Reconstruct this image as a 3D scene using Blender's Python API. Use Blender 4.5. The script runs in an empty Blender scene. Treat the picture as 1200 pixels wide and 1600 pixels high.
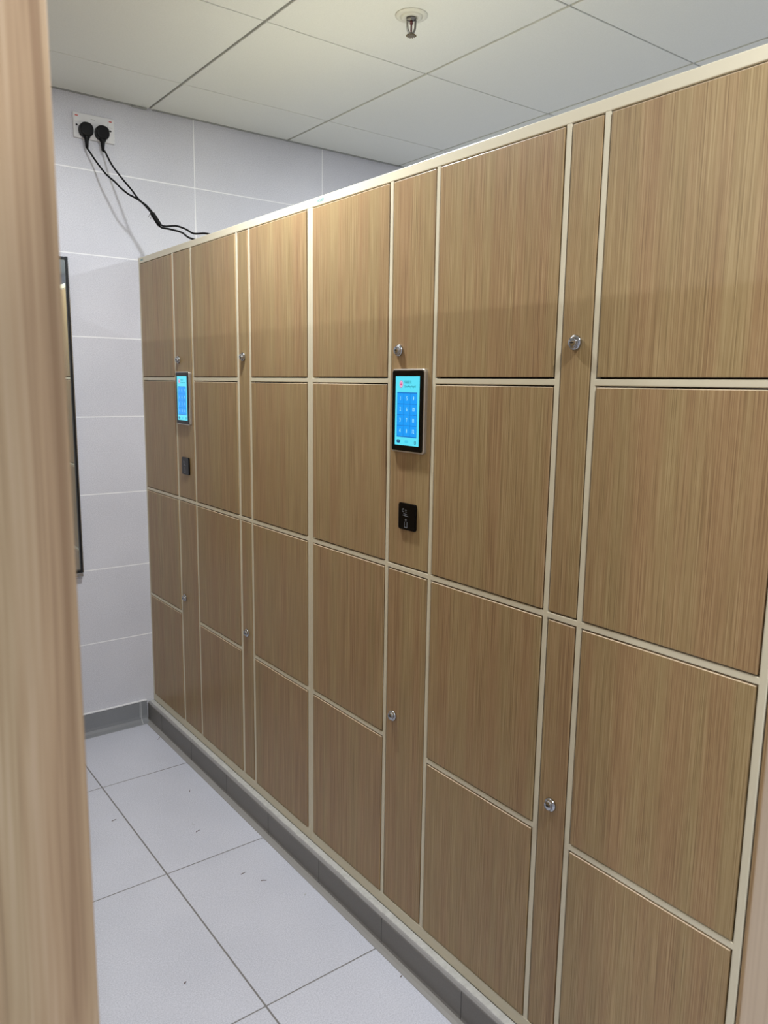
import bpy, bmesh, math, random
from mathutils import Vector, Matrix
random.seed(7)
S = bpy.context.scene
COL = S.collection

# ------------------------------------------------------------ helpers
def lin(c):
    def f(v):
        v /= 255.0
        return v / 12.92 if v <= .04045 else ((v + .055) / 1.055) ** 2.4
    return (f(c[0]), f(c[1]), f(c[2]), 1.0)

def box(bm, x0, x1, y0, y1, z0, z1, bev=0.0, mi=0, seg=2):
    t = bmesh.new()
    bmesh.ops.create_cube(t, size=1.0)
    for v in t.verts:
        v.co = Vector(((x0 + x1) / 2 + v.co.x * (x1 - x0), (y0 + y1) / 2 + v.co.y * (y1 - y0), (z0 + z1) / 2 + v.co.z * (z1 - z0)))
    if bev > 0:
        bmesh.ops.bevel(t, geom=list(t.edges), offset=bev, segments=seg, affect='EDGES', profile=.5)
    merge(bm, t, mi)

def merge(bm, t, mi=0, mat=None):
    if mat is not None:
        bmesh.ops.transform(t, matrix=mat, verts=t.verts)
    vm = {}
    for v in t.verts:
        vm[v] = bm.verts.new(v.co)
    for f in t.faces:
        try:
            nf = bm.faces.new([vm[v] for v in f.verts])
            nf.material_index = mi if mi is not None else f.material_index
            nf.smooth = f.smooth
        except ValueError:
            pass
    t.free()

def prism(bm, outline, axis, a, b, bev=0.0, mi=0):
    """outline: list of 2D points; extruded along axis ('x','y','z') from a to b"""
    t = bmesh.new()
    def P(p, d):
        return {'x': (d, p[0], p[1]), 'y': (p[0], d, p[1]), 'z': (p[0], p[1], d)}[axis]
    A = [t.verts.new(P(p, a)) for p in outline]
    B = [t.verts.new(P(p, b)) for p in outline]
    t.faces.new(A[::-1]); cap = t.faces.new(B)
    n = len(A)
    for i in range(n):
        t.faces.new((A[i], A[(i + 1) % n], B[(i + 1) % n], B[i]))
    bmesh.ops.recalc_face_normals(t, faces=t.faces)
    if bev > 0:
        bmesh.ops.bevel(t, geom=[e for e in cap.edges], offset=bev, segments=3, affect='EDGES', profile=.5)
    merge(bm, t, mi)

def lathe(bm, prof, origin, axis, n=32, mi=0, smooth=True):
    """prof: list of (radius, distance along axis); axis: unit vector"""
    ax = Vector(axis).normalized()
    u = ax.orthogonal().normalized(); w = ax.cross(u)
    o = Vector(origin); t = bmesh.new(); rings = []
    for r, h in prof:
        if r < 1e-6:
            rings.append([t.verts.new(o + ax * h)])
        else:
            rings.append([t.verts.new(o + ax * h + (u * math.cos(2 * math.pi * k / n) + w * math.sin(2 * math.pi * k / n)) * r) for k in range(n)])
    for A, B in zip(rings, rings[1:]):
        for k in range(n):
            q = [A[k % len(A)], A[(k + 1) % len(A)], B[(k + 1) % len(B)], B[k % len(B)]]
            q = list(dict.fromkeys(q))
            if len(q) > 2:
                f = t.faces.new(q); f.smooth = smooth
    for R, rev in ((rings[0], True), (rings[-1], False)):
        if len(R) > 2:
            t.faces.new(R[::-1] if rev else R)
    bmesh.ops.recalc_face_normals(t, faces=t.faces)
    merge(bm, t, mi)

def spline(pts, per=8):
    P = [Vector(p) for p in pts]; out = []
    Q = [P[0] * 2 - P[1]] + P + [P[-1] * 2 - P[-2]]
    for i in range(1, len(Q) - 2):
        a, b, c, d = Q[i - 1], Q[i], Q[i + 1], Q[i + 2]
        for k in range(per):
            s = k / per
            out.append(.5 * ((2 * b) + (c - a) * s + (2 * a - 5 * b + 4 * c - d) * s * s + (3 * b - a - 3 * c + d) * s ** 3))
    out.append(P[-1]); return out

def tube(bm, path, r, n=12, mi=0, r1=None):
    t = bmesh.new(); rings = []
    T0 = (path[1] - path[0]).normalized(); N = T0.orthogonal().normalized()
    for i, p in enumerate(path):
        T = (path[min(i + 1, len(path) - 1)] - path[max(i - 1, 0)]).normalized()
        N = (N - T * N.dot(T)).normalized(); B = T.cross(N)
        rr = r if r1 is None else r + (r1 - r) * i / (len(path) - 1)
        rings.append([t.verts.new(p + (N * math.cos(2 * math.pi * k / n) + B * math.sin(2 * math.pi * k / n)) * rr) for k in range(n)])
    for A, C in zip(rings, rings[1:]):
        for k in range(n):
            f = t.faces.new((A[k], A[(k + 1) % n], C[(k + 1) % n], C[k])); f.smooth = True
    t.faces.new(rings[0][::-1]); t.faces.new(rings[-1])
    bmesh.ops.recalc_face_normals(t, faces=t.faces)
    merge(bm, t, mi)

def rrect(cx, cy, w, h, r, n=6):
    out = []
    for sx, sy, a0 in ((1, 1, 0), (-1, 1, 90), (-1, -1, 180), (1, -1, 270)):
        for k in range(n + 1):
            a = math.radians(a0 + 90 * k / n)
            out.append((cx + sx * (w / 2 - r) + r * math.cos(a), cy + sy * (h / 2 - r) + r * math.sin(a)))
    return out

def obj(name, bm, mats, parent=None, loc=None, origin=None):
    """link a bmesh as one object; mesh coordinates are world ones unless origin is given"""
    me = bpy.data.meshes.new(name)
    o0 = Vector(origin) if origin is not None else Vector((0, 0, 0))
    if origin is not None:
        bmesh.ops.translate(bm, vec=-o0, verts=bm.verts)
    bm.to_mesh(me); bm.free()
    for m in (mats if isinstance(mats, (list, tuple)) else [mats]):
        me.materials.append(m)
    o = bpy.data.objects.new(name, me); COL.objects.link(o)
    if parent is not None:
        o.parent = parent
        o.location = o0 - world_loc(parent)
    else:
        o.location = o0
    return o

def world_loc(o):
    v = Vector((0, 0, 0))
    while o is not None:
        v += o.location; o = o.parent
    return v

def empty(name, loc):
    o = bpy.data.objects.new(name, None); COL.objects.link(o)
    o.location = loc; o.empty_display_size = .05
    return o

def tag(o, label, cat, group=None):
    o['label'] = label; o['category'] = cat
    if group: o['group'] = group
    return o

def struct(o):
    o['kind'] = 'structure'; return o

# ------------------------------------------------------------ materials
def new_mat(name):
    m = bpy.data.materials.new(name); m.use_nodes = True
    nt = m.node_tree; b = nt.nodes['Principled BSDF']
    return m, nt, b

def plain(name, rgb, rough=.5, metal=0.0, spec=.5, noise=0.0):
    m, nt, b = new_mat(name)
    b.inputs['Base Color'].default_value = lin(rgb)
    b.inputs['Roughness'].default_value = rough
    b.inputs['Metallic'].default_value = metal
    b.inputs['Specular IOR Level'].default_value = spec
    if noise > 0:
        tc = nt.nodes.new('ShaderNodeTexCoord'); nz = nt.nodes.new('ShaderNodeTexNoise')
        nz.inputs['Scale'].default_value = 400; nz.inputs['Detail'].default_value = 3
        nt.links.new(tc.outputs['Object'], nz.inputs['Vector'])
        mr = nt.nodes.new('ShaderNodeMapRange'); mr.inputs['To Min'].default_value = max(.02, rough - noise); mr.inputs['To Max'].default_value = min(1, rough + noise)
        nt.links.new(nz.outputs['Fac'], mr.inputs['Value']); nt.links.new(mr.outputs['Result'], b.inputs['Roughness'])
    return m

def emis(name, rgb, strength=1.0):
    m, nt, b = new_mat(name)
    b.inputs['Base Color'].default_value = (0, 0, 0, 1)
    b.inputs['Emission Color'].default_value = lin(rgb)
    b.inputs['Emission Strength'].default_value = strength
    b.inputs['Roughness'].default_value = .2
    return m

def mth(nt, op, a, b=None, c=None):
    n = nt.nodes.new('ShaderNodeMath'); n.operation = op
    for i, v in enumerate((a, b, c)):
        if v is None: continue
        if isinstance(v, (int, float)): n.inputs[i].default_value = v
        else: nt.links.new(v, n.inputs[i])
    return n.outputs[0]

def mixc(nt, fac, a, b, blend='MIX'):
    n = nt.nodes.new('ShaderNodeMix'); n.data_type = 'RGBA'; n.blend_type = blend
    for sock, v in ((n.inputs[0], fac), (n.inputs[6], a), (n.inputs[7], b)):
        if isinstance(v, (int, float)): sock.default_value = v
        elif isinstance(v, tuple): sock.default_value = v
        else: nt.links.new(v, sock)
    return n.outputs[2]

def noise(nt, vec, scale, detail=2, rough=.5):
    n = nt.nodes.new('ShaderNodeTexNoise'); n.inputs['Scale'].default_value = scale
    n.inputs['Detail'].default_value = detail; n.inputs['Roughness'].default_value = rough
    nt.links.new(vec, n.inputs['Vector']); return n.outputs['Fac']

def mapping(nt, vec, sc):
    n = nt.nodes.new('ShaderNodeMapping'); n.inputs['Scale'].default_value = sc
    nt.links.new(vec, n.inputs['Vector']); return n.outputs[0]

def ramp(nt, fac, stops):
    n = nt.nodes.new('ShaderNodeValToRGB'); cr = n.color_ramp
    while len(cr.elements) < len(stops): cr.elements.new(.5)
    for e, (p, c) in zip(cr.elements, stops):
        e.position = p; e.color = lin(c)
    nt.links.new(fac, n.inputs[0]); return n.outputs[0]

def wood(name, dark, mid, light, fine=330.0, band=22.0, rough=.38, tint_a=(190, 150, 118), tint_b=(158, 142, 104), wob=.0, spec=.4, pitch=.0052):
    m, nt, b = new_mat(name)
    tc = nt.nodes.new('ShaderNodeTexCoord'); oi = nt.nodes.new('ShaderNodeObjectInfo')
    ad = nt.nodes.new('ShaderNodeVectorMath'); ad.operation = 'ADD'
    sc = nt.nodes.new('ShaderNodeVectorMath'); sc.operation = 'SCALE'; sc.inputs['Scale'].default_value = 9.0
    cx = nt.nodes.new('ShaderNodeCombineXYZ')
    for i in range(3): nt.links.new(oi.outputs['Random'], cx.inputs[i])
    nt.links.new(cx.outputs[0], sc.inputs[0])
    nt.links.new(tc.outputs['Object'], ad.inputs[0]); nt.links.new(sc.outputs[0], ad.inputs[1])
    v = ad.outputs[0]
    if wob > 0:
        wv = noise(nt, mapping(nt, v, (3, 3, 1.6)), 1.0, 1)
        c2 = nt.nodes.new('ShaderNodeCombineXYZ')
        k = mth(nt, 'MULTIPLY', mth(nt, 'SUBTRACT', wv, .5), wob)
        nt.links.new(k, c2.inputs[0]); nt.links.new(k, c2.inputs[1])
        a2 = nt.nodes.new('ShaderNodeVectorMath'); a2.operation = 'ADD'
        nt.links.new(v, a2.inputs[0]); nt.links.new(c2.outputs[0], a2.inputs[1]); v = a2.outputs[0]
    f1 = noise(nt, mapping(nt, v, (fine, fine, fine * .011)), 1.0, 3, .6)
    f2 = noise(nt, mapping(nt, v, (band, band, band * .022)), 1.0, 2, .5)
    f3 = noise(nt, mapping(nt, v, (band * 3.7, band * 3.7, band * .06)), 1.0, 2, .5)
    f = mth(nt, 'ADD', mth(nt, 'MULTIPLY', f1, .78), mth(nt, 'ADD', mth(nt, 'MULTIPLY', f2, .17), mth(nt, 'MULTIPLY', f3, .05)))
    ph = mth(nt, 'MULTIPLY', noise(nt, mapping(nt, v, (48, 48, 1.3)), 1.0, 2), 34.0)
    sv = nt.nodes.new('ShaderNodeSeparateXYZ'); nt.links.new(v, sv.inputs[0])
    q = mth(nt, 'MULTIPLY', mth(nt, 'ADD', sv.outputs[1], sv.outputs[0]), 2 * math.pi / pitch)
    f4 = mth(nt, 'SINE', mth(nt, 'ADD', q, ph))
    f = mth(nt, 'ADD', f, mth(nt, 'MULTIPLY', f4, .035))
    col = ramp(nt, f, [(.32, dark), (.50, mid), (.68, light)])
    tint = ramp(nt, f2, [(.38, tint_a), (.62, tint_b)])
    col = mixc(nt, .28, col, tint)
    nt.links.new(col, b.inputs['Base Color'])
    bp = nt.nodes.new('ShaderNodeBump'); bp.inputs['Strength'].default_value = .10; bp.inputs['Distance'].default_value = .0006
    nt.links.new(f1, bp.inputs['Height']); nt.links.new(bp.outputs[0], b.inputs['Normal'])
    b.inputs['Roughness'].default_value = rough
    b.inputs['Specular IOR Level'].default_value = spec
    return m

def tiled(name, axes, base, base2, grout, origin, size, width, rough, speckle=.5, bump=.3, tone=.03, fleck=None):
    """rectangular tiles with straight joints measured in world metres along two axes"""
    m, nt, b = new_mat(name)
    g = nt.nodes.new('ShaderNodeNewGeometry'); sp = nt.nodes.new('ShaderNodeSeparateXYZ')
    nt.links.new(g.outputs['Position'], sp.inputs[0])
    ds = []; ids = []
    for ax, o, s, w in zip(axes, origin, size, width):
        q = mth(nt, 'DIVIDE', mth(nt, 'SUBTRACT', sp.outputs[ax], o), s)
        fl = mth(nt, 'FLOOR', q); ids.append(fl)
        fr = mth(nt, 'SUBTRACT', q, fl)
        dd = mth(nt, 'MULTIPLY', mth(nt, 'MINIMUM', fr, mth(nt, 'SUBTRACT', 1.0, fr)), s)
        mr = nt.nodes.new('ShaderNodeMapRange'); mr.inputs['From Min'].default_value = w * .35; mr.inputs['From Max'].default_value = w * .65
        nt.links.new(dd, mr.inputs['Value']); ds.append(mr.outputs[0])
    tile = mth(nt, 'MULTIPLY', ds[0], ds[1])          # 1 on the tile, 0 in the joint
    wn = nt.nodes.new('ShaderNodeTexWhiteNoise'); wn.noise_dimensions = '2D'
    cx = nt.nodes.new('ShaderNodeCombineXYZ'); nt.links.new(ids[0], cx.inputs[0]); nt.links.new(ids[1], cx.inputs[1])
    nt.links.new(cx.outputs[0], wn.inputs['Vector'])
    n1 = noise(nt, g.outputs['Position'], 300, 2, .7)
    n2 = noise(nt, g.outputs['Position'], 3.0, 3, .5)
    k = mth(nt, 'ADD', mth(nt, 'MULTIPLY', mth(nt, 'SUBTRACT', n1, .5), speckle * 3.2), mth(nt, 'ADD', .5, mth(nt, 'MULTIPLY', mth(nt, 'SUBTRACT', n2, .5), .8)))
    col = mixc(nt, k, lin(base), lin(base2))
    tn = mth(nt, 'ADD', 1 - tone, mth(nt, 'MULTIPLY', wn.outputs['Value'], tone * 2))
    cc = nt.nodes.new('ShaderNodeCombineXYZ')
    for i in range(3): nt.links.new(tn, cc.inputs[i])
    col = mixc(nt, 1.0, col, cc.outputs[0], 'MULTIPLY')
    col = mixc(nt, tile, lin(grout), col)
    nt.links.new(col, b.inputs['Base Color'])
    bp = nt.nodes.new('ShaderNodeBump'); bp.inputs['Strength'].default_value = bump; bp.inputs['Distance'].default_value = .001
    hh = mth(nt, 'ADD', tile, mth(nt, 'MULTIPLY', n1, .12))
    nt.links.new(hh, bp.inputs['Height']); nt.links.new(bp.outputs[0], b.inputs['Normal'])
    b.inputs['Roughness'].default_value = rough
    return m

WOOD = wood('oak_laminate', (112, 88, 58), (156, 129, 91), (186, 162, 120), fine=480.0, pitch=.0037, tint_a=(168, 134, 100), tint_b=(152, 138, 96))
EDGE = plain('edge_band_highlight', (200, 180, 150), .4)  # edge band tone, paler to carry a painted highlight
WOOD_NEAR = wood('oak_laminate_wide_grain', (140, 112, 82), (184, 157, 122), (206, 182, 150), fine=120.0, band=34.0, rough=.5, wob=.03, pitch=.011,
                 tint_a=(190, 154, 120), tint_b=(180, 160, 122))
WOOD_PINK = wood('pale_oak_laminate', (186, 166, 142), (204, 186, 162), (218, 202, 180), fine=160.0, band=20.0, rough=.55, tint_a=(204, 182, 158), tint_b=(196, 182, 156))
FRAME = plain('champagne_painted_steel', (214, 206, 180), .33, .0, .6)
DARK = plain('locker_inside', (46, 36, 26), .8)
CHROME = plain('chrome', (178, 180, 184), .14, 1.0)
BLACKM = plain('keyhole_black', (8, 8, 10), .5)
ALU = plain('brushed_aluminium', (200, 196, 190), .3, .9)
GLASSB = plain('black_glass', (3, 4, 7), .06, 0, .22)
PLASTB = plain('black_plastic', (6, 6, 8), .45, 0, .22)
CABLE = plain('black_cable_rubber', (8, 8, 9), .55, 0, .25)
SOCK = plain('white_socket_plastic', (222, 222, 222), .35)
RED = plain('red_switch_mark', (196, 70, 60), .5)
GREYT = plain('grey_print', (120, 120, 124), .6)
TEAL = plain('teal_print', (110, 160, 165), .6)
ICON = plain('pale_grey_icon', (150, 155, 165), .5)
MIRROR = plain('mirror_silver', (226, 232, 228), .015, 1.0)
MFRAME = plain('dark_anodised_frame', (52, 54, 56), .3, .8)
MEDGE = plain('polished_aluminium_edge', (190, 192, 195), .22, .95)
SILG = plain('grey_joint_grout', (158, 160, 162), .6)
SILI = plain('white_sealant', (226, 227, 228), .5)
WHITEM = plain('white_enamel', (214, 214, 202), .4)
BRASS = plain('aged_bronze', (110, 98, 72), .35, .9)
STEEL = plain('dull_steel', (128, 126, 122), .35, .95)
BULB = plain('dark_red_glass_bulb', (90, 22, 16), .1, 0, .8)
TWIG = plain('brown_splinter', (84, 56, 38), .8)
CONC = plain('cement_render', (186, 186, 180), .8)

FLOORM = tiled('floor_tiles', (0, 1), (180, 183, 193), (208, 210, 219), (118, 116, 114), (-.3593, -.4488), (.6, .6), (.0045, .0035), .40, .9, .4, .02)
WALLM = tiled('wall_tiles_x', (0, 2), (192, 193, 200), (219, 220, 226), (240, 241, 242), (.2399, .0792), (.6, .3), (.0042, .0042), .4, .8, .25, .015)
WALLN = tiled('wall_tiles_y', (1, 2), (192, 193, 200), (219, 220, 226), (240, 241, 242), (0, .0792), (.6, .3), (.0042, .0042), .4, .8, .25, .015)
SKIRT = tiled('grey_skirting_tiles_x', (0, 2), (118, 121, 124), (136, 138, 141), (178, 180, 182), (.2399 - .3, -1), (.6, 8), (.003, .001), .4, .3, .2, .03)
KERBT = tiled('grey_kerb_tiles', (1, 2), (104, 102, 98), (122, 119, 114), (60, 58, 55), (-.157, -1), (.2985, 8), (.0030, .001), .42, .25, .3, .07)
KERBC = KERBT.copy(); KERBC.name = 'grey_kerb_tiles_under_ragged_cement'
def _kc(m):
    nt = m.node_tree; b = nt.nodes['Principled BSDF']; src = b.inputs['Base Color'].links[0].from_socket
    g = nt.nodes.new('ShaderNodeNewGeometry'); sp = nt.nodes.new('ShaderNodeSeparateXYZ'); nt.links.new(g.outputs['Position'], sp.inputs[0])
    n = noise(nt, mapping(nt, g.outputs['Position'], (30, 22, 30)), 1.0, 5, .7)
    k = mth(nt, 'ADD', sp.outputs[0], mth(nt, 'MULTIPLY', mth(nt, 'SUBTRACT', n, .5), .009))
    mr = nt.nodes.new('ShaderNodeMapRange'); mr.inputs['From Min'].default_value = -.0190; mr.inputs['From Max'].default_value = -.0175
    nt.links.new(k, mr.inputs['Value'])
    lip = nt.nodes.new('ShaderNodeMapRange'); lip.inputs['From Min'].default_value = .0770; lip.inputs['From Max'].default_value = .0800
    nt.links.new(sp.outputs[2], lip.inputs['Value'])
    src = mixc(nt, lip.outputs[0], src, lin((140, 139, 138)))
    cem = mixc(nt, noise(nt, g.outputs['Position'], 60, 4, .7), lin((150, 150, 146)), lin((206, 206, 202)))
    foot = nt.nodes.new('ShaderNodeMapRange'); foot.inputs['From Min'].default_value = .0085; foot.inputs['From Max'].default_value = .0095
    nt.links.new(sp.outputs[2], foot.inputs['Value'])
    src2 = mixc(nt, foot.outputs[0], lin((142, 140, 136)), src)
    nt.links.new(mixc(nt, mr.outputs[0], src2, cem), b.inputs['Base Color'])
_kc(KERBC)
m_, nt_, b_ = new_mat('ceiling_panel_white')
g_ = nt_.nodes.new('ShaderNodeNewGeometry')
c_ = mixc(nt_, noise(nt_, g_.outputs['Position'], 260, 2, .6), lin((214, 216, 210)), lin((228, 230, 224)))
nt_.links.new(c_, b_.inputs['Base Color']); b_.inputs['Roughness'].default_value = .6
CEILM = m_
GRID = plain('grey_ceiling_grid', (150, 152, 146), .5)

# ------------------------------------------------------------ room shell
ZC = 2.4353
X0, X1, Y0 = -3.9, 3.3, -5.1
bm = bmesh.new(); box(bm, X0 - .1, X1 + .1, Y0 - .1, .1, -.08, 0); struct(obj('floor', bm, FLOORM))
bm = bmesh.new(); box(bm, X0 - .1, X1 + .1, 0, .1, 0, ZC + .1); struct(obj('wall_back', bm, WALLM))
bm = bmesh.new(); box(bm, X0 - .1, X1 + .1, Y0 - .1, Y0, 0, ZC + .1); struct(obj('wall_front', bm, WALLM))
bm = bmesh.new(); box(bm, X0 - .1, X0, Y0, 0, 0, ZC + .1); struct(obj('wall_left', bm, WALLN))
bm = bmesh.new(); box(bm, X1, X1 + .1, Y0, 0, 0, ZC + .1); struct(obj('wall_right', bm, WALLN))

# suspended ceiling: a slab, panels below it, reveals between them
GX, GY = .0608, -.3228
bm = bmesh.new()
box(bm, X0, X1, Y0, 0, ZC + .006, ZC + .1, 0, 1)
xs = [X0]; k = math.ceil((X0 - GX) / .6)
while GX + .6 * k < X1: xs.append(GX + .6 * k); k += 1
xs.append(X1)
ys = [0.0]; k = 0
while GY - .6 * k > Y0: ys.append(GY - .6 * k); k += 1
ys.append(Y0)
for i in range(len(xs) - 1):
    for j in range(len(ys) - 1):
        a = xs[i] + (.0048 if i else .0); b = xs[i + 1] - (.0048 if i < len(xs) - 2 else 0)
        c = ys[j + 1] + .0028; d = ys[j] - .0028
        if j == 0: d = -.006
        box(bm, a, b, c, d, ZC, ZC + .0075, .0012, 0, 1)
ce = struct(obj('ceiling', bm, [CEILM, GRID]))
bm = bmesh.new()
box(bm, X0, -.005, -.014, -.0005, ZC - .002, ZC + .003, .0005)
box(bm, .075, X1, -.014, -.0005, ZC - .002, ZC + .003, .0005)
box(bm, -.005, .050, -.014, -.0005, ZC - .0055, ZC - .0005, .0005)
struct(obj('trim_1', bm, GRID))

# skirting along the end wall with a cove foot
def profile_y(bm, prof, y0, y1, mi=0): prism(bm, prof, 'y', y0, y1, 0, mi)
bm = bmesh.new()
pr = [(-.0005, .0005), (-.0005, .0915), (-.0065, .0915), (-.009, .089), (-.0105, .03), (-.013, .018), (-.0195, .008), (-.031, .0015), (-.033, .0005)]
prism(bm, pr, 'x', X0 + .001, -.0335)
sk = struct(obj('baseboard_back', bm, SKIRT))
bm = bmesh.new()
box(bm, X0 + .001, -.034, -.0105, -.0005, .0917, .0965, .001)
obj('grout_line', bm, SILI, sk)
bm = bmesh.new(); box(bm, X0 + .001, -.047, -.0355, -.0325, .0003, .0016, .0004); box(bm, -.068, -.0645, -.0118, -.0098, .022, .089, .0005)
obj('joint_line', bm, SILG, sk)

# tiled kerb under the locker bank
KT = .0845
bm = bmesh.new()
pr = [(.56, .0005), (.56, KT), (-.016, KT), (-.0225, KT - .0012), (-.0265, KT - .0045), (-.028, KT - .010), (-.028, .014), (-.0298, .0078), (-.036, .0034), (-.0452, .0012), (-.046, .0005)]
prism(bm, pr, 'y', -2.60, -.0005)
for f in bm.faces:
    c = f.calc_center_median()
    if f.normal.z > .3 and c.z > KT - .012: f.material_index = 1
bmesh.ops.recalc_face_normals(bm, faces=bm.faces)
for f in bm.faces:
    c = f.calc_center_median()
    f.material_index = 1 if c.z > KT - .010 else 0
struct(obj('trim_2', bm, [KERBC, KERBC]))

# ------------------------------------------------------------ locker units
TOP, Z1, Z2, Z3, BOT = 1.8855, 1.4265, .9918, .5525, .0870
RAIL_T, RAIL_B = 1.8640, .1170
HB = .0058    # half height of horizontal bars
VB = .0058    # half width of vertical bars
EB = .0132    # width of the end stiles
DEPTH = .48

def text_mesh(bm, s, size, at, mi, align='CENTER', spacing=1.0, sy=1.0, bold=0.0, sx=1.0):
    """flat lettering on the plane x = at[0], read from -x; at = (x, y, z) of its centre"""
    cu = bpy.data.curves.new('lettering', 'FONT'); cu.body = s; cu.size = size; cu.align_x = align; cu.align_y = 'CENTER'
    cu.space_character = spacing; cu.offset = bold; cu.resolution_u = 2
    o = bpy.data.objects.new('lettering', cu); COL.objects.link(o)
    dg = bpy.context.evaluated_depsgraph_get()
    me = bpy.data.meshes.new_from_object(o.evaluated_get(dg))
    bpy.data.objects.remove(o)
    t = bmesh.new(); t.from_mesh(me)
    for v in t.verts:
        v.co = Vector((at[0], at[1] - v.co.x * sx, at[2] + v.co.y * sy))
    bmesh.ops.recalc_face_normals(t, faces=t.faces)
    for f in t.faces:
        f.normal_update()
        if f.normal.x > 0: f.normal_flip()
    merge(bm, t, mi)

def flat(bm, outline, x, mi):
    vs = [bm.verts.new((x, p[0], p[1])) for p in outline]
    f = bm.faces.new(vs); f.normal_update()
    if f.normal.x > 0: f.normal_flip()
    f.material_index = mi

def rect(y0, y1, z0, z1): return [(y0, z0), (y1, z0), (y1, z1), (y0, z1)]

def circ(cy, cz, ry, rz=None, n=28):
    rz = rz or ry
    return [(cy + ry * math.cos(2 * math.pi * k / n), cz + rz * math.sin(2 * math.pi * k / n)) for k in range(n)]

EM = [emis('screen_cyan', (92, 226, 248), 1.0), emis('screen_key_blue', (18, 158, 250), 1.0), emis('screen_key_frame', (14, 112, 200), 1.0),
      emis('screen_digits', (170, 244, 255), 1.0), emis('screen_text_teal', (20, 130, 150), 1.0), emis('screen_emblem_pink', (236, 190, 226), 1.0),
      emis('screen_emblem_red', (214, 70, 130), 1.0), emis('screen_button_navy', (24, 52, 110), 1.0)]

def make_lock(parent, y, z):
    """round cam lock with a raised cylinder and a keyhole"""
    bm = bmesh.new()
    lathe(bm, [(.0115, -.001), (.0132, 0.0), (.0135, .003), (.0118, .0055), (.0088, .0062), (.0084, .0075), (.0086, .0098), (.0080, .0106), (0, .0106)], (-.0015, y, z), (-1, 0, 0), 24)
    # a notched hexagonal collar
    prism(bm, [(y + .0112 * math.cos(math.radians(60 * k + 30)), z + .0112 * math.sin(math.radians(60 * k + 30))) for k in range(6)], 'x', -.0058, -.0080, .0008)
    lk = obj('lock', bm, CHROME, parent, origin=(0, y, z)); lk['label'] = 'round chrome key lock'
    return lk

def keyhole_into(lk_bm): pass

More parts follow.
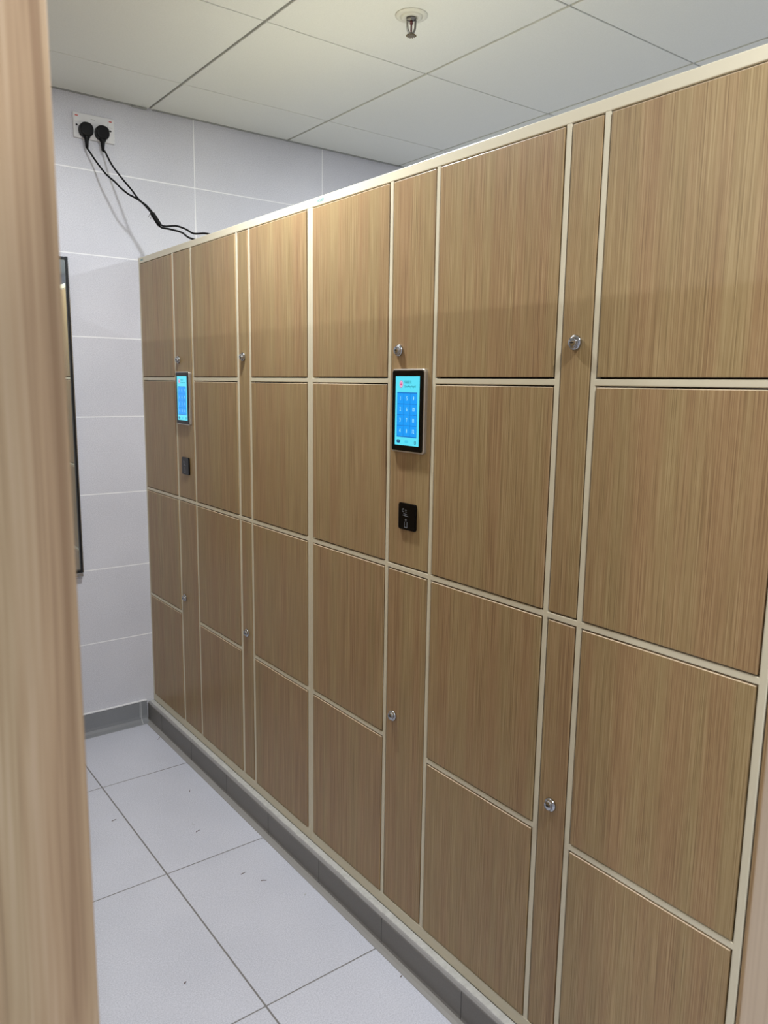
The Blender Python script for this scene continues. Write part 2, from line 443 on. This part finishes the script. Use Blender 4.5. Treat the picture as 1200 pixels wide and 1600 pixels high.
def make_unit(y_start, bars, y_end, label, group, lbl_y, lbl_size):
    """y_start > y_end; bars = centres of the four inner uprights"""
    root = empty('locker_unit', (0, (y_start + y_end) / 2, BOT))
    tag(root, label, 'lockers', group)
    # frame: uprights, rails and carcass
    bm = bmesh.new()
    FX = .014
    box(bm, 0, FX, y_start - EB, y_start, BOT, TOP, .0013)
    box(bm, 0, FX, y_end, y_end + EB, BOT, TOP, .0013)
    for b in bars: box(bm, 0, FX, b - VB, b + VB, RAIL_B - .004, RAIL_T + .004, .0013)
    box(bm, -.0004, FX, y_end + .0015, y_start - .0015, RAIL_T, TOP, .0013)
    box(bm, -.0004, FX, y_end + .0015, y_start - .0015, BOT, RAIL_B, .0013)
    cols = [y_start - EB] + [e for b in bars for e in (b + VB, b - VB)] + [y_end + EB]
    spans = [(cols[i], cols[i + 1]) for i in range(0, 10, 2)]   # five columns, (far y, near y)
    for i, (a, b) in enumerate(spans):
        zs = (Z1, Z2, Z3) if i in (0, 2, 4) else (Z2,)
        for z in zs: box(bm, -.0002, FX, b - .003, a + .003, z - HB, z + HB, .0013)
    box(bm, FX, DEPTH, y_start - .0015, y_start - .0003, BOT, TOP)
    box(bm, FX, DEPTH, y_end + .0003, y_end + .0015, BOT, TOP)
    box(bm, FX - .004, DEPTH, y_end + .0004, y_start - .0004, TOP - .0015, TOP, .0005)
    box(bm, DEPTH - .002, DEPTH, y_end + .001, y_start - .001, BOT, TOP)
    box(bm, FX, DEPTH, y_end + .001, y_start - .001, BOT, BOT + .002)
    # the dark inside behind the door gaps
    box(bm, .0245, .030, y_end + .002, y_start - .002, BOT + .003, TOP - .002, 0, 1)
    fr = obj('frame', bm, [FRAME, DARK], root); fr['label'] = 'champagne coloured steel frame'
    G = .0028
    def panel(name, a, b, z0, z1, prot=.0012):
        bm = bmesh.new()
        box(bm, -prot, .0165, b + G, a - G, z0 + G, z1 - G, .0011)
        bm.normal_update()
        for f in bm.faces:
            if f.normal.z > .35: f.material_index = 1  # upward faces only: highlight along the door tops put into the colour
        c = (0, (a + b) / 2, (z0 + z1) / 2)
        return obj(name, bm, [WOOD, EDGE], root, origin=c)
    rows = [(Z1 + HB, RAIL_T), (Z2 + HB, Z1 - HB), (Z3 + HB, Z2 - HB), (RAIL_B, Z3 - HB)]
    for i in (0, 2, 4):
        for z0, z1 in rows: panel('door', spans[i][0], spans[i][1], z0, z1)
    a, b = spans[1]
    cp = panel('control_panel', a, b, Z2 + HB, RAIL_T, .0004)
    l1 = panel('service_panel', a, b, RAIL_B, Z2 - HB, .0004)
    ly = a - .0318
    for prt, z in ((cp, 1.4945), (l1, .6180)):
        make_lock(prt, ly, z); hole(prt, ly, z)
    a2, b2 = spans[3]
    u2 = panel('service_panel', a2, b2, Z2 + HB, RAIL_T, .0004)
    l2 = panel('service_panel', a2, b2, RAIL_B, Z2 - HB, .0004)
    ly2 = (a2 + b2) / 2 + .001
    for prt, z in ((u2, 1.4950), (l2, .6185)):
        make_lock(prt, ly2, z); hole(prt, ly2, z)
    # touch screen
    sc = a - .0745; zc = 1.3595; W, H = .1165, .1865
    bm = bmesh.new()
    prism(bm, rrect(sc, zc, W, H, .007), 'x', -.0006, -.0090, .002)
    ts = obj('touch_screen', bm, ALU, root, origin=(0, sc, zc)); ts['label'] = 'touch screen in an aluminium rim, lit cyan and blue'
    bm = bmesh.new()
    prism(bm, rrect(sc, zc, W - .0065, H - .0065, .005), 'x', -.0086, -.0099, .0004)
    obj('bezel', bm, GLASSB, ts, origin=(0, sc, zc))['label'] = 'black glass bezel'
    bm = bmesh.new()
    w, h = .0855, .1545; x = -.01005; L = sc + w / 2; R = sc - w / 2; T = zc + h / 2; B = zc - h / 2
    flat(bm, rect(R, L, B, T), x, 0)
    # emblem: pale disc with a three-petalled mark in a ring
    ex, ez = L - .0205, T - .0175; er = .0062; ERZ = .0082
    flat(bm, circ(ex, ez, er, ERZ), x - .00015, 6)
    flat(bm, circ(ex, ez, er * .84, ERZ * .84), x - .0003, 5)
    flat(bm, circ(ex, ez + .0022, .0016, .0022, 14), x - .00045, 6)
    flat(bm, circ(ex + .0018, ez - .0012, .0016, .0020, 14), x - .00048, 6)
    flat(bm, circ(ex - .0018, ez - .0012, .0016, .0020, 14), x - .00051, 6)
    flat(bm, rect(ex - .0004, ex + .0004, ez - .0052, ez), x - .00054, 6)
    text_mesh(bm, '\u746a\u9e97\u91ab\u9662', .0078, (x - .0003, L - .0440, ez + .0040), 4, sy=1.0, spacing=1.2, sx=.78)
    text_mesh(bm, 'Queen Mary Hospital', .0066, (x - .0003, L - .0525, ez - .0050), 4, bold=.00012, sx=.70)
    # keypad
    kt, kb = T - .0355, B + .0185; kl, kr = L - .0065, R + .0075
    flat(bm, rect(kr, kl, kb, kt), x - .0002, 2)
    cw = (kl - kr - .001) / 3; chh = (kt - kb - .0035) / 4
    for c in range(3):
        for q in range(4):
            y1 = kl - .0005 - c * cw - .0005; y0 = kl - .0005 - (c + 1) * cw + .0005
            z1 = kt - .0018 - q * chh - .0005; z0 = kt - .0018 - (q + 1) * chh + .0005
            flat(bm, rect(y0, y1, z0, z1), x - .0003, 1)
            text_mesh(bm, str(c * 4 + q + 1), .0128, (x - .00045, (y0 + y1) / 2, (z0 + z1) / 2), 3, sx=.72, bold=.0001)
    flat(bm, rrect(L - .0135, B + .0085, .0130, .0075, .0036), x - .0003, 7)
    flat(bm, rect(L - .0165, L - .0105, B + .0079, B + .0091), x - .00045, 0)
    flat(bm, circ(R + .0120, B + .0080, .0034, .0046), x - .0003, 7)
    flat(bm, circ(R + .0120, B + .0080, .0023, .0033), x - .00045, 0)
    flat(bm, rect(R + .0105, R + .0135, B + .0070, B + .0088), x - .0006, 4)
    flat(bm, rrect((L + R) / 2, B + .0085, .013, .006, .0028), x - .0003, 8)
    obj('display', bm, EM + [emis('screen_button_cyan', (70, 205, 238), 1.0)], ts, origin=(0, sc, zc))['label'] = 'lit keypad display with twelve blue number keys'
    # card reader
    ry, rz = a - .0748, 1.1182
    bm = bmesh.new()
    prism(bm, rrect(ry, rz, .0620, .0625, .006), 'x', -.0006, -.0060, .0018)
    cr = obj('card_reader', bm, GLASSB, root, origin=(0, ry, rz)); cr['label'] = 'small square black card reader'
    bm = bmesh.new(); x = -.0062
    def line(pts, wd, mi=0):
        for (ya, za), (yb, zb) in zip(pts, pts[1:]):
            d = Vector((yb - ya, zb - za)); nrm = Vector((-d.y, d.x)).normalized() * wd / 2
            flat(bm, [(ya + nrm.x, za + nrm.y), (yb + nrm.x, zb + nrm.y), (yb - nrm.x, zb - nrm.y), (ya - nrm.x, za - nrm.y)], x, mi)
    iy, iz = ry + .011, rz + .014
    line([(iy + .004, iz + .003), (iy + .004, iz - .003), (iy - .001, iz - .004)], .0008)
    line([(iy + .004, iz + .003), (iy, iz + .004), (iy - .001, iz + .001)], .0008)
    line([(iy - .006, iz), (iy - .009, iz + .002), (iy - .012, iz)], .0008)
    line([(iy - .007, iz - .003), (iy - .011, iz - .0035)], .0008)
    line([(iy - .0, iz - .0075), (iy - .013, iz - .0085)], .0008)
    line([(iy + .003, iz - .0110), (iy - .018, iz - .0130)], .0010)
    iy, iz = ry + .002, rz - .018
    line([(iy + .0048, iz + .006), (iy + .0048, iz - .007), (iy - .0048, iz - .007), (iy - .0048, iz + .006)], .0012)
    line([(iy + .003, iz + .010), (iy, iz + .013), (iy - .003, iz + .010)], .001)
    line([(iy + .0015, iz + .0085), (iy - .0015, iz + .0085)], .0014)
    obj('printed_icons', bm, ICON, cr, origin=(0, ry, rz))
    # maker's lettering on the top rail
    bm = bmesh.new()
    text_mesh(bm, 'HOBEY', lbl_size, (-.0007, lbl_y, 1.8752), 0, bold=.0003, sx=1.0)
    obj('lettering', bm, TEAL, root, origin=(0, lbl_y, 1.8752))['label'] = 'small teal lettering'
    return root

def hole(prt, y, z):
    bm = bmesh.new()
    c = -.0126
    prism(bm, [(y + -.0005 + .0048 * math.cos(a), z + .0015 * math.sin(a)) for a in [2 * math.pi * k / 12 for k in range(12)]], 'x', -.0118, c)
    prism(bm, circ(y, z, .0019, .0019, 12), 'x', -.0118, c - .0001)
    obj('keyhole', bm, BLACKM, prt, origin=(0, y, z))

make_unit(-.0006, (-.3360, -.4955, -.8365, -.9180), -1.2622,
          'far oak-look locker bank with touch screen, against the tiled end wall', None, -.040, .0090)
make_unit(-1.2626, (-1.6108, -1.7697, -2.1103, -2.1908), -2.5365,
          'near oak-look locker bank with touch screen, on the right of the photo', None, -1.3135, .0105)

# end panel closing the near bank
bm = bmesh.new(); box(bm, .001, DEPTH, -2.5585, -2.5390, BOT + .0, TOP, .001)
ep = obj('end_panel', bm, WOOD, origin=(.24, -2.55, BOT))
tag(ep, 'narrow brown wooden end panel beside the near locker bank, at the right edge', 'panel')

# near wooden partition, left edge of the view
PX, PY = -.9708, -2.5600
bm = bmesh.new()
box(bm, PX - .50, PX, PY, PY + .024, .10, TOP, .0015)
root = empty('wooden_partition', (PX - .25, PY + .6, 0)); tag(root, 'tall oak-look wooden partition, close up and blurred along the left edge', 'partition')
obj('end_board', bm, WOOD_NEAR, root, origin=(PX - .25, PY, 1.0))
bm = bmesh.new(); box(bm, PX - .020, PX, PY + .0245, -.002, .10, TOP, .001)
box(bm, PX - .50, PX - .48, PY + .0245, -.002, .10, TOP, .001)
obj('side_board', bm, WOOD, root, origin=(PX - .25, -1.2, 1.0))
bm = bmesh.new(); box(bm, PX - .479, PX - .021, PY + .0245, -.002, TOP - .02, TOP - .001, .001)
obj('top_board', bm, WOOD, root, origin=(PX - .25, -1.2, TOP))
bm = bmesh.new(); box(bm, PX - .48, PX - .02, PY + .02, -.035, .0005, .0995, .002)
obj('plinth', bm, KERBT, root, origin=(PX - .25, -1.2, 0))

# pale wooden upright at the right edge of the view
bm = bmesh.new(); box(bm, -.556, -.496, -2.9010, -2.8010, .0005, 2.05, .003)
up = obj('wooden_post', bm, WOOD_PINK, origin=(-.526, -2.85, 0))
tag(up, 'pale pinkish wooden post, blurred in the lower right corner', 'post')

# ------------------------------------------------------------ mirror on the end wall
root = empty('wall_mirror', (-.57, -.01, .68)); tag(root, 'tall framed mirror on the tiled end wall, behind the blurred partition', 'mirror')
mx1, mx0, mz0, mz1 = -.2665, -.860, .679, 1.861
bm = bmesh.new()
F = .0105
box(bm, mx1 - F, mx1 - .0032, -.020, -.002, mz0, mz1, .0008)
box(bm, mx0 + .0032, mx0 + F, -.020, -.002, mz0, mz1, .0008)
box(bm, mx0 + F, mx1 - F, -.020, -.002, mz1 - F, mz1 - .001, .0008)
box(bm, mx0 + F, mx1 - F, -.020, -.002, mz0 + .001, mz0 + F, .0008)
obj('frame', bm, MFRAME, root)
bm = bmesh.new()
box(bm, mx1 - .0031, mx1, -.0215, -.001, mz0, mz1, .001)
box(bm, mx0, mx0 + .0031, -.0215, -.001, mz0, mz1, .001)
box(bm, mx0 + .0031, mx1 - .0031, -.024, -.001, mz0 - .014, mz0 - .0005, .001)
obj('edge_trim', bm, MEDGE, root)
bm = bmesh.new(); box(bm, mx0 + F - .002, mx1 - F + .002, -.012, -.004, mz0 + .006, mz1 - .006)
obj('mirror_glass', bm, MIRROR, root)

# ------------------------------------------------------------ socket and cords
root = empty('wall_socket', (-.149, 0, 2.326)); tag(root, 'white double power socket with rocker switches on the end wall near the ceiling', 'socket')
sx, sz = -.149, 2.3255
bm = bmesh.new(); prism(bm, rrect(sx, sz, .147, .086, .004), 'y', -.0005, -.0105, .0025)
obj('plate', bm, SOCK, root)
for s, xx in ((-1, -.2110), (1, -.0905)):
    bm = bmesh.new()
    box(bm, xx - .0085, xx + .0085, -.0125, -.0100, 2.3360, 2.3610, .0008)
    t = obj('switch', bm, SOCK, root)
    bm = bmesh.new(); box(bm, xx - .0052, xx + .0052, -.0131, -.0122, 2.3548, 2.3585, .0002)
    obj('switch_mark', bm, RED, t)['label'] = 'red mark on the switch'
    bm = bmesh.new(); lathe(bm, [(.0036, 0), (.0036, .0008), (0, .0008)], (xx, -.0102, 2.3252), (0, -1, 0), 16, 0, False)
    obj('screw_hole', bm, BLACKM, root)
bm = bmesh.new(); box(bm, -.160, -.145, -.0109, -.0104, 2.3515, 2.3530); obj('print', bm, GREYT, root)

R_ = .0033
def cord(name, label, px, path, grp):
    root = empty(name, (px, -.03, 2.31)); tag(root, label, 'power cord', grp)
    pz = 2.3095
    out = []
    for k in range(40):
        a = math.radians(360 * k / 40)
        r = .0245 * (1 + .03 * math.cos(4 * (a + math.pi / 4)))
        out.append((px + r * math.cos(a), pz + r * 1.0 * math.sin(a)))
    bm = bmesh.new(); prism(bm, out, 'y', -.0110, -.0400, .005)
    # tapered neck under the round body
    neck = []
    for zz, ww, dd in ((pz - .017, .0155, .011), (pz - .026, .0125, .0105), (pz - .033, .0080, .0085), (pz - .045, .0065, .007), (pz - .062, .0052, .0055)):
        neck.append([(px + ww * math.cos(a), -.0255 + dd * math.sin(a), zz) for a in [2 * math.pi * q / 20 for q in range(20)]])
    t = bmesh.new(); rings = [[t.verts.new(c) for c in rg] for rg in neck]
    for A, B in zip(rings, rings[1:]):
        for q in range(20):
            f = t.faces.new((A[q], A[(q + 1) % 20], B[(q + 1) % 20], B[q])); f.smooth = True
    t.faces.new(rings[0][::-1]); t.faces.new(rings[-1]); bmesh.ops.recalc_face_normals(t, faces=t.faces)
    merge(bm, t, 0)
    obj('plug', bm, PLASTB, root)
    pts = [(px, -.0255, pz - .055), (px + .001, -.0265, pz - .064)] + path
    bm = bmesh.new(); tube(bm, spline(pts, 8), R_, 12)
    obj('cable', bm, CABLE, root)
    return root
ZT = TOP + R_ + .0006
A_ = [(-.1766, -.034, 2.2341), (-.1580, -.050, 2.198), (-.1415, -.095, 2.1520), (-.1238, -.135, 2.1205), (-.1135, -.155, 2.1010), (-.0967, -.185, 2.0757),
      (-.0772, -.205, 2.0608), (-.0578, -.222, 2.0438), (-.0370, -.238, 2.0160), (-.0305, -.252, 1.9985), (-.0161, -.275, 1.9605), (.0030, -.315, 1.9485), (.0260, -.365, 1.9330), (.0280, -.440, 1.9030), (.075, -.500, ZT), (.18, -.540, ZT), (.32, -.545, ZT)]
B_ = [(-.1216, -.035, 2.2438), (-.1095, -.070, 2.1923), (-.0933, -.120, 2.1412), (-.0775, -.170, 2.0952), (-.0649, -.210, 2.0554), (-.0495, -.241, 2.0315), (-.0325, -.262, 2.0020),
      (-.0130, -.286, 1.9630), (.0291, -.310, 1.9634), (.0520, -.340, 1.9511), (.0654, -.380, 1.9320), (.0900, -.440, 1.9259), (.150, -.470, 1.905), (.24, -.480, ZT), (.36, -.470, ZT)]
cord('power_cord', 'black power cord on the left plug of the double socket, running to the locker top', -.1825, A_, 'power cords')
cord('power_cord', 'black power cord on the right plug of the double socket, running to the locker top', -.1255, B_, 'power cords')
# twist tie binding the two cords
bm = bmesh.new()
c0, c1 = Vector((-.0345, -.2535, 2.0060)), Vector((-.0185, -.2780, 1.9650))
pth = []
for k in range(130):
    s = k / 129; a = s * 2 * math.pi * 15
    ax = (c1 - c0).normalized(); u = ax.orthogonal().normalized(); w = ax.cross(u)
    pth.append(c0.lerp(c1, s) + (u * math.cos(a) + w * math.sin(a)) * .0074)
tube(bm, pth, .0014, 6)
tube(bm, spline([c0, c0 + Vector((-.009, -.004, -.002)), c0 + Vector((-.016, -.004, -.016))], 5), .0008, 6)
tube(bm, spline([c0, c0 + Vector((-.004, -.006, -.006)), c0 + Vector((-.009, -.006, -.020))], 5), .0008, 6)
tag(obj('cable_tie', bm, CABLE, origin=c0), 'black twist tie binding the two power cords above the locker top', 'cable tie')

# ------------------------------------------------------------ sprinkler
px, py = .3619, -1.2138
root = empty('fire_sprinkler', (px, py, ZC)); tag(root, 'bronze fire sprinkler with a white round plate on the ceiling', 'sprinkler')
bm = bmesh.new()
lathe(bm, [(.046, .0), (.0455, .002), (.034, .0045), (.0315, .0045), (.0310, .0020), (.030, .0020), (.0295, .0065), (.016, .0075), (.0155, .004)], (px, py, ZC - .0002), (0, 0, -1), 40)
obj('escutcheon', bm, WHITEM, root)
bm = bmesh.new()
lathe(bm, [(.0150, .001), (.0150, .009), (.0135, .0115), (.0075, .0150), (0, .0150)], (px, py, ZC), (0, 0, -1), 6, 0, False)
for s in (-1, 1):
    dx, dy = .80 * s, .60 * -s
    P = [(px + .0115 * dx, py + .0115 * dy, ZC - .013), (px + .0110 * dx, py + .0110 * dy, ZC - .027), (px + .0095 * dx, py + .0095 * dy, ZC - .038), (px + .004 * dx, py + .003 * dy, ZC - .0485)]
    tube(bm, spline(P, 6), .0030, 8)
lathe(bm, [(.0035, .044), (.0045, .050), (.002, .053)], (px, py, ZC), (0, 0, -1), 12)
obj('body', bm, STEEL, root)
bm = bmesh.new()
lathe(bm, [(0, .0145), (.0046, .0150), (.0046, .0230), (.0026, .0240), (.0026, .040), (.002, .045), (0, .0455)], (px, py, ZC), (0, 0, -1), 16)
obj('glass_bulb', bm, BULB, root)
bm = bmesh.new()
t = bmesh.new(); n = 48; v0 = []; v1 = []
for k in range(n):
    r = .0150 if (k % 4) < 2 else .0105
    a = 2 * math.pi * k / n
    v0.append((px + r * math.cos(a), py + r * math.sin(a)))
t.free()
prism(bm, v0, 'z', ZC - .0535, ZC - .0515)
obj('deflector', bm, BRASS, root)

# ------------------------------------------------------------ splinters on the floor
tw = [(-.055, -.195, .030, 40, 'dark splinter on the floor by the corner of skirting and kerb'),
      (-.118, -.649, .020, 62, 'dark splinter on the second floor tile from the end wall, nearest the kerb'),
      (-.393, -.680, .022, 12, 'brown splinter left of the long floor joint, by the partition'),
      (-.197, -.897, .020, 18, 'brown splinter in the middle of the aisle, before the second cross joint'),
      (-.193, -.851, .014, -50, 'tiny pale splinter just behind the brown one in the middle of the aisle'),
      (-.179, -1.177, .020, 8, 'brown splinter on the third floor tile, left one of two'),
      (-.146, -1.241, .022, -32, 'brown splinter on the third floor tile, right one of two'),
      (-.481, -1.474, .008, 30, 'tiny dark crumb on the floor tile near the lower left'),
      (-.081, -1.364, .009, 30, 'tiny pale crumb on the floor beside the kerb'),
      (-.051, -1.762, .008, 30, 'tiny dark crumb beside the kerb nearest the viewer')]
for i, (x, y, L, ang, lb) in enumerate(tw):
    L *= .72
    bm = bmesh.new(); a = math.radians(ang); rr = .0009 if L > .01 else .0013
    d = Vector((math.cos(a), math.sin(a), 0)) * L / 2; nn = Vector((-d.y, d.x, 0)) * .12
    p = Vector((x, y, rr + .0004))
    tube(bm, spline([p - d, p - d * .3 + nn, p + d * .3 + nn * .8, p + d], 4), rr, 6, r1=rr * .6)
    tag(obj('splinter', bm, CONC if 'pale' in lb else TWIG, origin=(x, y, 0)), lb, 'debris', 'splinters on the floor')

# ------------------------------------------------------------ ceiling downlights, the last one an added fill lamp
LAMPM = emis('lamp_lens', (250, 250, 255), 6.0)
def downlight(x, y, power, label, col=(.94, .965, 1.0)):
    root = empty('downlight', (x, y, ZC)); tag(root, label, 'ceiling light', 'round downlights in the ceiling')
    bm = bmesh.new(); lathe(bm, [(.085, 0), (.084, .003), (.070, .005), (.066, .001), (.066, 0)], (x, y, ZC - .0002), (0, 0, -1), 40)
    obj('trim_ring', bm, WHITEM, root)
    bm = bmesh.new(); lathe(bm, [(.0655, .0004), (.0655, .0012), (0, .0012)], (x, y, ZC - .0002), (0, 0, -1), 40, 0, False)
    obj('lens', bm, LAMPM, root)
    la = bpy.data.lights.new('downlight_glow', 'AREA'); la.shape = 'DISK'; la.size = .085; la.spread = math.radians(SPREAD); la.energy = power; la.color = col
    lo = bpy.data.objects.new('downlight_glow', la); COL.objects.link(lo); lo.parent = root; lo.location = (0, 0, -.006)
PW = 24.5
SPREAD = 180
downlight(-.24, -1.2228, PW, 'round ceiling downlight over the middle of the locker aisle')
downlight(-.24, -3.0228, PW, 'round ceiling downlight over the entrance of the locker aisle')
downlight(1.56, -1.2228, PW, 'round ceiling downlight behind the locker banks, near the end wall')
downlight(1.56, -3.0228, PW, 'round ceiling downlight behind the locker banks, away from the end wall')
downlight(-2.64, -1.2228, PW, 'round ceiling downlight beyond the partition, near the end wall')
downlight(-2.64, -3.0228, PW, 'round ceiling downlight beyond the partition, away from the end wall')
downlight(-1.44, -4.2228, PW * .55, 'unseen fill downlight added in the open space before the lockers, brightening the partition')  # added lamp, unseen; fill for the front of the partition

# ------------------------------------------------------------ camera
cam = bpy.data.cameras.new('camera'); co = bpy.data.objects.new('camera', cam); COL.objects.link(co)
fwd = Vector((0.59552818, 0.78662151, -0.16301163)); rt = Vector((0.79862813, -0.60165494, 0.01429859)); upv = Vector((0.08682917, 0.13870088, 0.98652053))
M = Matrix((rt, upv, -fwd)).transposed().to_4x4(); M.translation = Vector((-1.10270433, -3.05435564, 1.41786904))
co.matrix_world = M
cam.sensor_fit = 'HORIZONTAL'; cam.sensor_width = 36.0; cam.lens = 36.0 * 1205.95335 / 1200.0
cam.clip_start = .02
cam.dof.use_dof = True; cam.dof.focus_distance = 2.3; cam.dof.aperture_fstop = 13.0
S.camera = co

w = bpy.data.worlds.new('world'); S.world = w; w.use_nodes = True
w.node_tree.nodes['Background'].inputs[0].default_value = (.5, .52, .55, 1); w.node_tree.nodes['Background'].inputs[1].default_value = .05
S.view_settings.view_transform = 'Standard'; S.view_settings.look = 'None'; S.view_settings.gamma = 1.0
S.view_settings.exposure = 0.0; S.view_settings.use_curve_mapping = False
